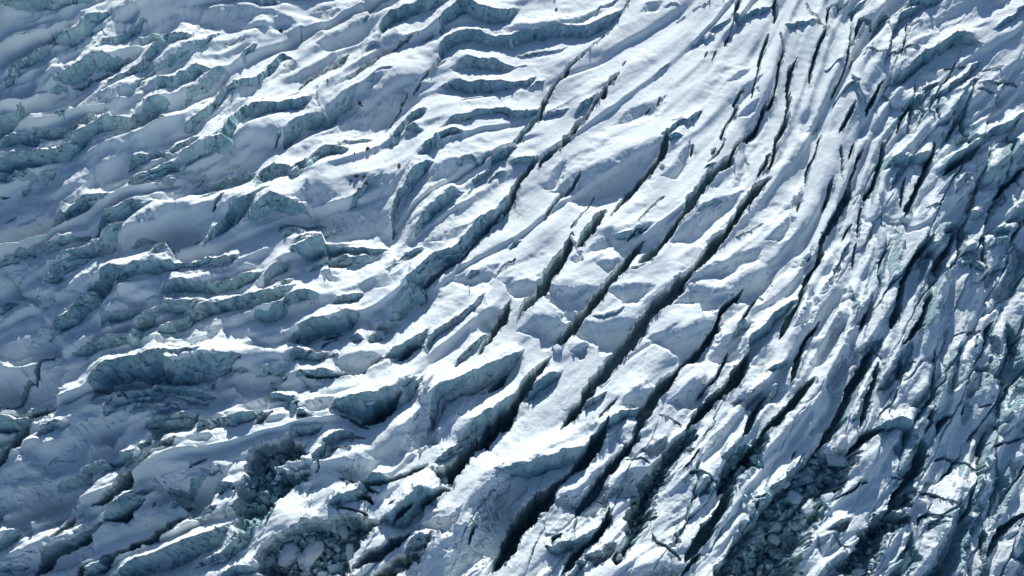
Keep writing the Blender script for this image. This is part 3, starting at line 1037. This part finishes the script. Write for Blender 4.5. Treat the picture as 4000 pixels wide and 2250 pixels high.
def noise(nt, vec, scale, detail=4, rough=0.55, dist=0):
    n = nt.nodes.new('ShaderNodeTexNoise'); n.inputs['Scale'].default_value = scale
    n.inputs['Detail'].default_value = detail; n.inputs['Roughness'].default_value = rough; n.inputs['Distortion'].default_value = dist
    nt.links.new(vec, n.inputs['Vector']); return n.outputs[0]

SNOW_ = (0.80, 0.82, 0.86)
def ice_color(nt, vec):
    """teal glacier ice with grime bands, pale bubbly patches and thin dark joints"""
    a = noise(nt, vec, 0.09, 5, 0.6, 0.8)
    col = ramp(nt, a, [(0.30, (0.28, 0.54, 0.61)), (0.46, (0.44, 0.68, 0.74)), (0.60, (0.58, 0.77, 0.81)), (0.74, (0.76, 0.85, 0.87))])
    b = noise(nt, vec, 0.035, 3, 0.5)
    col = mixc(nt, math_n(nt, 'MULTIPLY', math_n(nt, 'GREATER_THAN', b, 0.60), 0.0), col, (0.3, 0.3, 0.3))
    g = ramp(nt, noise(nt, vec, 0.16, 6, 0.7, 1.5), [(0.36, (0.52, 0.60, 0.63)), (0.52, (1, 1, 1))])
    col = mixc(nt, 0.7, col, g, 'MULTIPLY')
    v = nt.nodes.new('ShaderNodeTexVoronoi'); v.feature = 'DISTANCE_TO_EDGE'; v.inputs['Scale'].default_value = 0.14
    sc = nt.nodes.new('ShaderNodeMapping'); sc.inputs['Scale'].default_value = (1.0, 1.0, 0.45); nt.links.new(vec, sc.inputs[0])
    off = nt.nodes.new('ShaderNodeVectorMath'); off.operation = 'ADD'
    nz = nt.nodes.new('ShaderNodeTexNoise'); nz.inputs['Scale'].default_value = 0.22; nz.inputs['Detail'].default_value = 4; nt.links.new(vec, nz.inputs['Vector'])
    mul = nt.nodes.new('ShaderNodeVectorMath'); mul.operation = 'SCALE'; mul.inputs['Scale'].default_value = 5.0
    nt.links.new(nz.outputs[1], mul.inputs[0]); nt.links.new(sc.outputs[0], off.inputs[0]); nt.links.new(mul.outputs[0], off.inputs[1])
    nt.links.new(off.outputs[0], v.inputs['Vector'])
    j = ramp(nt, v.outputs[0], [(0.0, (0.35, 0.38, 0.38)), (0.035, (1, 1, 1))])
    return mixc(nt, 0.55, col, j, 'MULTIPLY')
def make_glacier_mat():
    m, nt, bs = mat_new('glacier_snow_and_ice')
    geo = nt.nodes.new('ShaderNodeNewGeometry'); vec = geo.outputs['Position']
    at = nt.nodes.new('ShaderNodeAttribute'); at.attribute_name = 'ice'
    f0 = at.outputs['Fac']
    brk = noise(nt, vec, 0.9, 5, 0.65)
    f = math_n(nt, 'ADD', f0, math_n(nt, 'MULTIPLY', math_n(nt, 'SUBTRACT', brk, 0.5), 0.6))
    f = ramp(nt, f, [(0.40, (0, 0, 0)), (0.56, (1, 1, 1))])
    sn = ramp(nt, noise(nt, vec, 0.05, 5, 0.6), [(0.3, (0.68, 0.745, 0.755)), (0.7, (0.775, 0.835, 0.835))])
    # thin grey patches where old firn shows through the snow
    firn = ramp(nt, noise(nt, vec, 0.30, 7, 0.75, 0.6), [(0.60, (0, 0, 0)), (0.74, (1, 1, 1))])
    sn = mixc(nt, math_n(nt, 'MULTIPLY', firn, 0.15), sn, (0.46, 0.55, 0.60))
    col = mixc(nt, f, sn, ice_color(nt, vec))
    nt.links.new(col, bs.inputs['Base Color'])
    rg = nt.nodes.new('ShaderNodeMapRange'); nt.links.new(f, rg.inputs[0]); rg.inputs[3].default_value = 0.75; rg.inputs[4].default_value = 0.42
    nt.links.new(rg.outputs[0], bs.inputs['Roughness']); bs.inputs['Specular IOR Level'].default_value = 0.3
    # surface relief: wind crust on the snow, chipped ice on the walls
    mp = nt.nodes.new('ShaderNodeMapping'); mp.inputs['Rotation'].default_value = (0, 0, 0.45); mp.inputs['Scale'].default_value = (0.55, 1.2, 1.0)
    nt.links.new(vec, mp.inputs[0])
    b1 = noise(nt, mp.outputs[0], 1.1, 6, 0.68)
    b2 = noise(nt, vec, 0.75, 7, 0.72, 0.7)
    hgt = math_n(nt, 'ADD', math_n(nt, 'MULTIPLY', b1, 0.15), math_n(nt, 'MULTIPLY', math_n(nt, 'MULTIPLY', b2, f), 2.2))
    bp = nt.nodes.new('ShaderNodeBump'); bp.inputs['Strength'].default_value = 0.8; bp.inputs['Distance'].default_value = 1.0
    nt.links.new(hgt, bp.inputs['Height']); nt.links.new(bp.outputs[0], bs.inputs['Normal'])
    return m
M_GL = make_glacier_mat()

me = mesh_grid('glacier', XW, YW, H + MAC, {'ice': ice})
me.materials.append(M_GL)
gl = bpy.data.objects.new('glacier', me); SC.collection.objects.link(gl)
gl['kind'] = 'structure'; gl['label'] = 'snow covered glacier surface split by long crevasses and ice cliffs'

# ------------------------------------------------------------------ loose blocks and stones lying on the glacier
def project(x, y, z):
    rz = z - CAMZ; d = y * math.sin(TILT) - rz * math.cos(TILT); up = y * math.cos(TILT) + rz * math.sin(TILT)
    return 2000 + FPX * x / d, 1125 - FPX * up / d
def hs(F, u, v):
    return float(gsamp(F, np.array([u]), np.array([v]))[0])
def spot(px, py):
    """the point of the ice surface seen at this place, with its ground scale"""
    u, v = px, py
    for _ in range(14):
        mac = hs(MAC, u, v); x, y = plane_xy(u, v, mac); z = mac + hs(H, u, v)
        a, b = project(float(x), float(y), z); u += (px - a) * 0.6; v += (py - b) * 0.6
    return float(x), float(y), z, float(scale_at(v)[0])

def make_block_mat():
    m, nt, bs = mat_new('block_ice')
    geo = nt.nodes.new('ShaderNodeNewGeometry'); vec = geo.outputs['Position']
    sx = nt.nodes.new('ShaderNodeSeparateXYZ'); nt.links.new(geo.outputs['True Normal'], sx.inputs[0])
    n = noise(nt, vec, 0.8, 5, 0.65)
    f = ramp(nt, math_n(nt, 'ADD', sx.outputs[2], math_n(nt, 'MULTIPLY', n, 0.8)), [(0.98, (0, 0, 0)), (1.0, (1, 1, 1))])
    f2 = math_n(nt, 'GREATER_THAN', math_n(nt, 'ADD', sx.outputs[2], math_n(nt, 'MULTIPLY', n, 0.8)), 1.18)
    col = mixc(nt, math_n(nt, 'MULTIPLY', f2, 0.75), ice_color(nt, vec), (0.78, 0.81, 0.84))
    nt.links.new(col, bs.inputs['Base Color']); bs.inputs['Roughness'].default_value = 0.5
    bp = nt.nodes.new('ShaderNodeBump'); bp.inputs['Strength'].default_value = 0.7; bp.inputs['Distance'].default_value = 0.8
    nt.links.new(noise(nt, vec, 1.3, 6, 0.7), bp.inputs['Height']); nt.links.new(bp.outputs[0], bs.inputs['Normal'])
    return m
def make_snow_mat():
    m, nt, bs = mat_new('packed_snow')
    geo = nt.nodes.new('ShaderNodeNewGeometry'); vec = geo.outputs['Position']
    nt.links.new(ramp(nt, noise(nt, vec, 0.5, 4), [(0.3, (0.76, 0.78, 0.81)), (0.7, (0.85, 0.86, 0.88))]), bs.inputs['Base Color'])
    bs.inputs['Roughness'].default_value = 0.75
    bp = nt.nodes.new('ShaderNodeBump'); bp.inputs['Strength'].default_value = 0.5; bp.inputs['Distance'].default_value = 0.4
    nt.links.new(noise(nt, vec, 1.6, 6, 0.7), bp.inputs['Height']); nt.links.new(bp.outputs[0], bs.inputs['Normal'])
    return m
def make_rock_mat():
    m, nt, bs = mat_new('brown_rock')
    geo = nt.nodes.new('ShaderNodeNewGeometry'); vec = geo.outputs['Position']
    nt.links.new(ramp(nt, noise(nt, vec, 1.4, 6, 0.7), [(0.3, (0.035, 0.026, 0.022)), (0.7, (0.13, 0.085, 0.065))]), bs.inputs['Base Color'])
    bs.inputs['Roughness'].default_value = 0.85
    return m
M_BL, M_SN, M_RK = make_block_mat(), make_snow_mat(), make_rock_mat()
import bmesh
from mathutils import Vector, Matrix, noise as mn
def hull_mesh(name, sx, sy, sz, mat, seed, n=26, chips=0.0, smooth=False):
    r = random.Random(seed); bm = bmesh.new()
    for _ in range(n):
        v = Vector((r.uniform(-1, 1), r.uniform(-1, 1), r.uniform(-1, 1)))
        k = max(abs(v.x), abs(v.y), abs(v.z)); q = (abs(v.x) ** 3 + abs(v.y) ** 3 + abs(v.z) ** 3) ** (1 / 3)
        v = v / q * r.uniform(0.86, 1.0)
        bm.verts.new((v.x * sx / 2, v.y * sy / 2, v.z * sz / 2))
    res = bmesh.ops.convex_hull(bm, input=bm.verts)
    bmesh.ops.delete(bm, geom=list({g for g in list(res['geom_interior']) + list(res['geom_unused']) if isinstance(g, bmesh.types.BMVert)}), context='VERTS')
    if chips > 0:
        bmesh.ops.bevel(bm, geom=bm.edges[:], offset=min(sx, sy, sz) * 0.06, segments=1, affect='EDGES', profile=0.5)
        bmesh.ops.triangulate(bm, faces=bm.faces[:])
        for _ in range(2):
            bmesh.ops.subdivide_edges(bm, edges=[e for e in bm.edges if e.calc_length() > min(sx, sy) * 0.18], cuts=1)
            bmesh.ops.triangulate(bm, faces=bm.faces[:])
        off = Vector((seed * 3.1, seed * 1.7, 0))
        for v in bm.verts:
            p = v.co / max(sx, sy) * 5 + off
            v.co += v.co.normalized() * (mn.noise(p) * 0.5 + mn.noise(p * 2.7) * 0.3) * chips * min(sx, sy, sz)
    bmesh.ops.recalc_face_normals(bm, faces=bm.faces[:])
    me = bpy.data.meshes.new(name); bm.to_mesh(me); bm.free(); me.materials.append(mat)
    if smooth: me.polygons.foreach_set('use_smooth', [True] * len(me.polygons))
    return me
def put(name, me, px, py, rot, label, cat, group=None, lift_=0.0):
    x, y, z, m = spot(px, py)
    o = bpy.data.objects.new(name, me); SC.collection.objects.link(o)
    o.location = (x, y, z + lift_); o.rotation_euler = rot
    o['label'] = label; o['category'] = cat
    if group: o['group'] = group
    return o

# named blocks: tile, x, y, length, width (picture units of the tile), direction, height share, kind, label
BIG = [
 ((2,3), 2290, 420, 200, 95, 48, .55, 'ice', 'long pale ice block lying in the side trench, below the smaller block near its tip'),
 ((2,3), 2440, 275, 130, 95, 30, .6, 'ice', 'angular white-topped ice block at the head of the side trench above the long block'),
 ((3,3), 690, 290, 270, 150, -8, .4, 'ice', 'broad flat ice slab topmost in the large rubble hollow at lower right'),
 ((3,3), 630, 465, 260, 190, -25, .4, 'ice', 'largest rounded ice slab in the large rubble hollow, against the sunlit serac'),
 ((3,3), 360, 485, 240, 110, 15, .45, 'ice', 'wedge-shaped ice slab left of the largest slab in the lower right hollow'),
 ((3,3), 255, 665, 165, 140, -50, .7, 'ice', 'upright faceted ice block in the left middle of the large rubble hollow'),
 ((3,3), 390, 790, 180, 130, 35, .6, 'ice', 'blocky ice chunk in the middle of the large rubble hollow'),
 ((3,3), 580, 705, 180, 120, 10, .6, 'ice', 'ice chunk with a sunlit white top edge in the rubble hollow'),
 ((3,3), 295, 940, 270, 160, 12, .5, 'ice', 'wide ice block with a bright white corner in the lower rubble hollow'),
 ((3,3), 70, 955, 160, 110, 0, .5, 'ice', 'dark grey-blue ice block left of the wide block with the bright corner'),
 ((3,3), 60, 1080, 150, 120, -30, .5, 'ice', 'slanting ice block directly below the dark grey-blue block in the hollow'),
 ((3,3), 70, 1235, 160, 160, 20, .6, 'ice', 'square ice block with a white crusted edge lowest in the rubble hollow'),
 ((3,3), 985, 1240, 100, 85, 40, .5, 'ice', 'small square ice block alone on the fine rubble of the right-hand pit'),
 ((3,3), 920, 1360, 130, 80, -15, .5, 'ice', 'flat ice block below the small square one in the right-hand pit'),
 ((3,3), 900, 1425, 200, 90, 10, .7, 'snow', 'snow-capped ice lump at the bottom edge below the right-hand pit'),
 ((3,3), 740, 110, 180, 110, 45, .6, 'snow', 'sunlit white ice slab wedged between two dark crevasses above the rubble'),
 ((3,3), 1452, 650, 60, 90, 80, .9, 'snow', 'narrow white ice tooth left of the cracked snow slab at lower right'),
 ((3,3), 1520, 700, 90, 130, 80, .8, 'snow', 'bright white ice cube touching the cracked snow slab at lower right'),
 ((3,3), 2245, 275, 95, 80, 10, .6, 'ice', 'pale ice cube in the far right crevasse zone beside a dark slot'),
 ((1,3), 870, 985, 110, 230, 25, .5, 'ice', 'tall pale ice shard leaning in the dark bottom centre cavern'),
 ((1,3), 955, 1215, 110, 190, 15, .5, 'snow', 'rounded white-tipped ice block below the leaning shard'),
 ((1,3), 565, 1240, 360, 190, 55, .6, 'snow', 'large snow-capped ice block with a rounded bright top in the bottom rubble'),
 ((1,3), 335, 1250, 280, 190, 60, .5, 'ice', 'shaded slab of ice left of the large snow-capped block'),
 ((1,3), 95, 1280, 220, 130, 35, .5, 'ice', 'shaded ice block at the left end of the bottom rubble'),
 ((1,3), 805, 1375, 200, 120, 15, .6, 'ice', 'pale crumbly ice block right of the large snow-capped block'),
 ((1,3), 1880, 490, 110, 110, -20, .8, 'ice', 'dark glassy ice block standing on powdery rubble above the snow bridge'),
 ((1,3), 500, 1425, 120, 60, 0, .6, 'snow', 'small snow-covered ice lump at the bottom edge under the large snow-capped block'),
 ((1,3), 670, 1430, 130, 60, 5, .6, 'snow', 'snow-covered ice lump at the bottom edge below the pale crumbly block'),
 ((1,3), 1430, 1395, 150, 60, 5, .5, 'ice', 'flat ice block lying in the mouth of the lowest overhang'),
 ((2,1), 618, 1025, 140, 55, -68, .9, 'snow', 'bright white snow fin standing across the long central crevasse'),
 ((2,1), 943, 680, 150, 42, 84, .9, 'snow', 'thin white snow fin higher up the same central crevasse'),
 ((2,1), 1508, 215, 60, 50, 20, .7, 'snow', 'small snow lump on the shaded lip right of the upper crevasse'),
 ((2,2), 1425, 285, 100, 34, -35, .7, 'ice', 'ice beam jammed across the widest black crevasse'),
 ((2,2), 825, 1010, 110, 60, 10, .6, 'ice', 'ice chunk jammed low in the second wide crevasse'),
 ((2,2), 455, 620, 110, 90, -50, .6, 'ice', 'shaded ice wedge jammed in the crevasse left of the widest one'),
 ((0,3), 835, 835, 90, 60, 20, .6, 'ice', 'teal ice chunk beside the dark slot at lower left'),
 ((0,3), 810, 895, 80, 50, 10, .6, 'snow', 'white crusted chunk just below the teal chunk at lower left'),
 ((0,3), 1375, 205, 110, 90, 40, .7, 'ice', 'pale green ice block perched on the sunlit rib at lower left'),
 ((0,0), 725, 1125, 70, 70, 0, .9, 'ice', 'rounded ice knob on the crest in the shaded upper left'),
 ((1,2), 460, 1170, 90, 60, 20, .6, 'ice', 'small crumbled ice lump below the curled snow cornice'),
 ((1,2), 1200, 1290, 110, 60, 20, .5, 'ice', 'shaded ice chunk deep in the cave under the long snow bank'),
 ((3,2), 1640, 1200, 70, 40, 0, .7, 'snow', 'white snow cap at the foot of the thin vertical fin'),
]
for i, (tile, x, y, L, Wd, ang, hh, kind, lab) in enumerate(BIG):
    px = x / TZ + 1000 * tile[0]; py = y / TZ + ROWOFF[tile[1]]
    X0, Y0, Z0, m = spot(px, py)
    l = L / TZ * m; w_ = Wd / TZ * m * 1.1; h_ = min(l, w_) * hh * 1.3
    mat = M_SN if kind == 'snow' else M_BL
    me_ = hull_mesh('ice_block', l, w_, h_, mat, 100 + i, n=30, chips=0.10, smooth=(kind == 'snow'))
    r = random.Random(i)
    put('snow_block' if kind == 'snow' and 'ice' not in lab else 'ice_block', me_, px, py, (r.uniform(-.2, .2), r.uniform(-.2, .2), math.radians(ang)), lab, 'snow block' if kind == 'snow' and 'ice' not in lab else 'ice block', None, h_ * 0.18)

# rubble: every block its own object, one field at a time
protos = [hull_mesh('ice_block', 1, r_[0], r_[1], M_BL, 300 + i, n=12, chips=0.0) for i, r_ in enumerate([(.8, .6), (.6, .5), (.9, .45), (.7, .7), (.55, .4), (.85, .35), (.65, .55), (.75, .5)])]
FIELDS = [
 ([(f, P) for f, w, h, P, WW in feats if f == 'P'], None)]
def in_poly(P, x, y):
    r = False
    for a, b in zip(P, np.roll(P, -1, 0)):
        if (a[1] > y) != (b[1] > y) and x < (b[0] - a[0]) * (y - a[1]) / (b[1] - a[1] + 1e-9) + a[0]: r = not r
    return r
def T_(c, r, pts): return np.array([[float(q) for q in p.split(',')] for p in pts.split()]) / TZ + np.array([1000. * c, ROWOFF[r]])
FIELDS = [
 (T_(3,3,"-280,600 0,620 120,510 280,400 430,250 530,120 780,230 850,350 780,480 700,620 620,760 560,880 430,1000 380,1180 180,1300 -60,1449 -400,1449 -200,1050"), 105, 13, 34, 'small ice block in the %s part of the large rubble hollow at lower right', 'small blocks in the large lower right hollow'),
 (T_(3,3,"860,1000 1050,920 1220,880 1470,890 1300,1000 1200,1080 1150,1230 1090,1380 1020,1449 800,1400 740,1330 800,1200 870,1080"), 48, 8, 22, 'small ice block in the %s part of the fine rubble pit at far lower right', 'small blocks in the right-hand pit'),
 (T_(2,3,"1160,800 1280,600 1400,430 1450,380 1560,220 1640,300 1600,430 1480,620 1380,850 1180,1130 1060,1300 1060,1200 1150,1060 1170,900"), 40, 7, 18, 'small shaded ice block in the %s part of the straight trench between two seracs', 'small blocks in the straight trench'),
 (T_(2,3,"2080,520 2260,280 2380,130 2520,60 2560,120 2480,230 2500,350 2300,520 2180,620"), 26, 8, 20, 'small ice block in the %s part of the short side trench holding the long block', 'small blocks in the short side trench'),
 (T_(1,3,"60,1260 160,1150 300,1070 520,970 780,910 1000,900 1080,1050 1000,1250 900,1430 300,1430 60,1400"), 50, 9, 26, 'small ice block in the %s part of the bottom centre rubble cavern', 'small blocks in the bottom centre cavern'),
 (T_(1,3,"20,200 180,120 350,60 470,130 480,200 330,280 300,450 420,470 300,600 150,700 60,820 -100,900 -120,500"), 22, 9, 24, 'small shaded ice block in the %s part of the hollow left of the snow bridges', 'small blocks in the deep hollow'),
]
rr = random.Random(12)
for P, n, a, b, lab, grp in FIELDS:
    lo, hi = P.min(0), P.max(0); k = 0; tries = 0; done = []
    while k < n and tries < 6000:
        tries += 1
        x = rr.uniform(lo[0], hi[0]); y = rr.uniform(lo[1], hi[1])
        if y > 2245 or not in_poly(P, x, y): continue
        s_ = 1.35 * (a + (b - a) * rr.random() ** 1.8)
        if any((x - q[0]) ** 2 + (y - q[1]) ** 2 < (0.42 * (s_ + q[2])) ** 2 for q in done): continue
        done.append((x, y, s_))
        yr = (y - lo[1]) / (hi[1] - lo[1]); w_ = 'upper' if yr < 0.36 else ('middle' if yr < 0.68 else 'lower')
        o = put('ice_block', protos[rr.randrange(8)], x, y, (rr.uniform(-.5, .5), rr.uniform(-.5, .5), rr.uniform(0, 6.28)), lab % w_, 'ice block', grp + ', ' + w_ + ' part')
        m = float(scale_at(y)[0]); o.scale = (s_ * m * 1.25,) * 3; o.location.z += s_ * m * 0.12
        k += 1

# brown stones lying on the snow
ROCKS = [
 (1436, 582, 15, 12, 'reddish brown stone alone on the open snow left of the long crevasses'),
 (1385, 600, 6, 9, 'tiny brown stone just left of the reddish brown stone'),
 (1392, 689, 22, 10, 'longest brown stone of the cluster on the snow above the teal pool slot'),
 (1422, 690, 20, 7, 'flat brown stone at the right end of the cluster above the teal pool slot'),
 (1370, 706, 9, 8, 'small brown stone at the left end of the cluster above the teal pool slot'),
 (1433, 720, 12, 10, 'brown stone at the lip directly above the teal pool slot'),
 (1402, 738, 12, 6, 'dark flat stone on the snow edge below the brown cluster'),
 (1280, 312, 7, 9, 'small brown stone on the snow ridge below the curved crevasse'),
 (1413, 414, 9, 5, 'black stone lying in the large shaded snow bowl'),
 (1405, 405, 14, 10, 'grey stone next to the black one in the large shaded snow bowl'),
 (1098, 122, 15, 11, 'black stone beside the small snow dome near the top'),
 (1560, 648, 12, 14, 'rust coloured stone at the corner of the streaked snow ridge'),
]
for i, (px, py, w_, h_, lab) in enumerate(ROCKS):
    m = spot(px, py)[3]; sx = w_ * m * 1.2; sy = h_ * m * 1.5; sz = min(sx, sy) * 0.9
    put('rock', hull_mesh('rock', sx, sy, sz, M_RK, 500 + i, n=22, chips=0.12), px, py, (0.2, 0.1, 0.3), lab, 'rock', None, sz * 0.15)
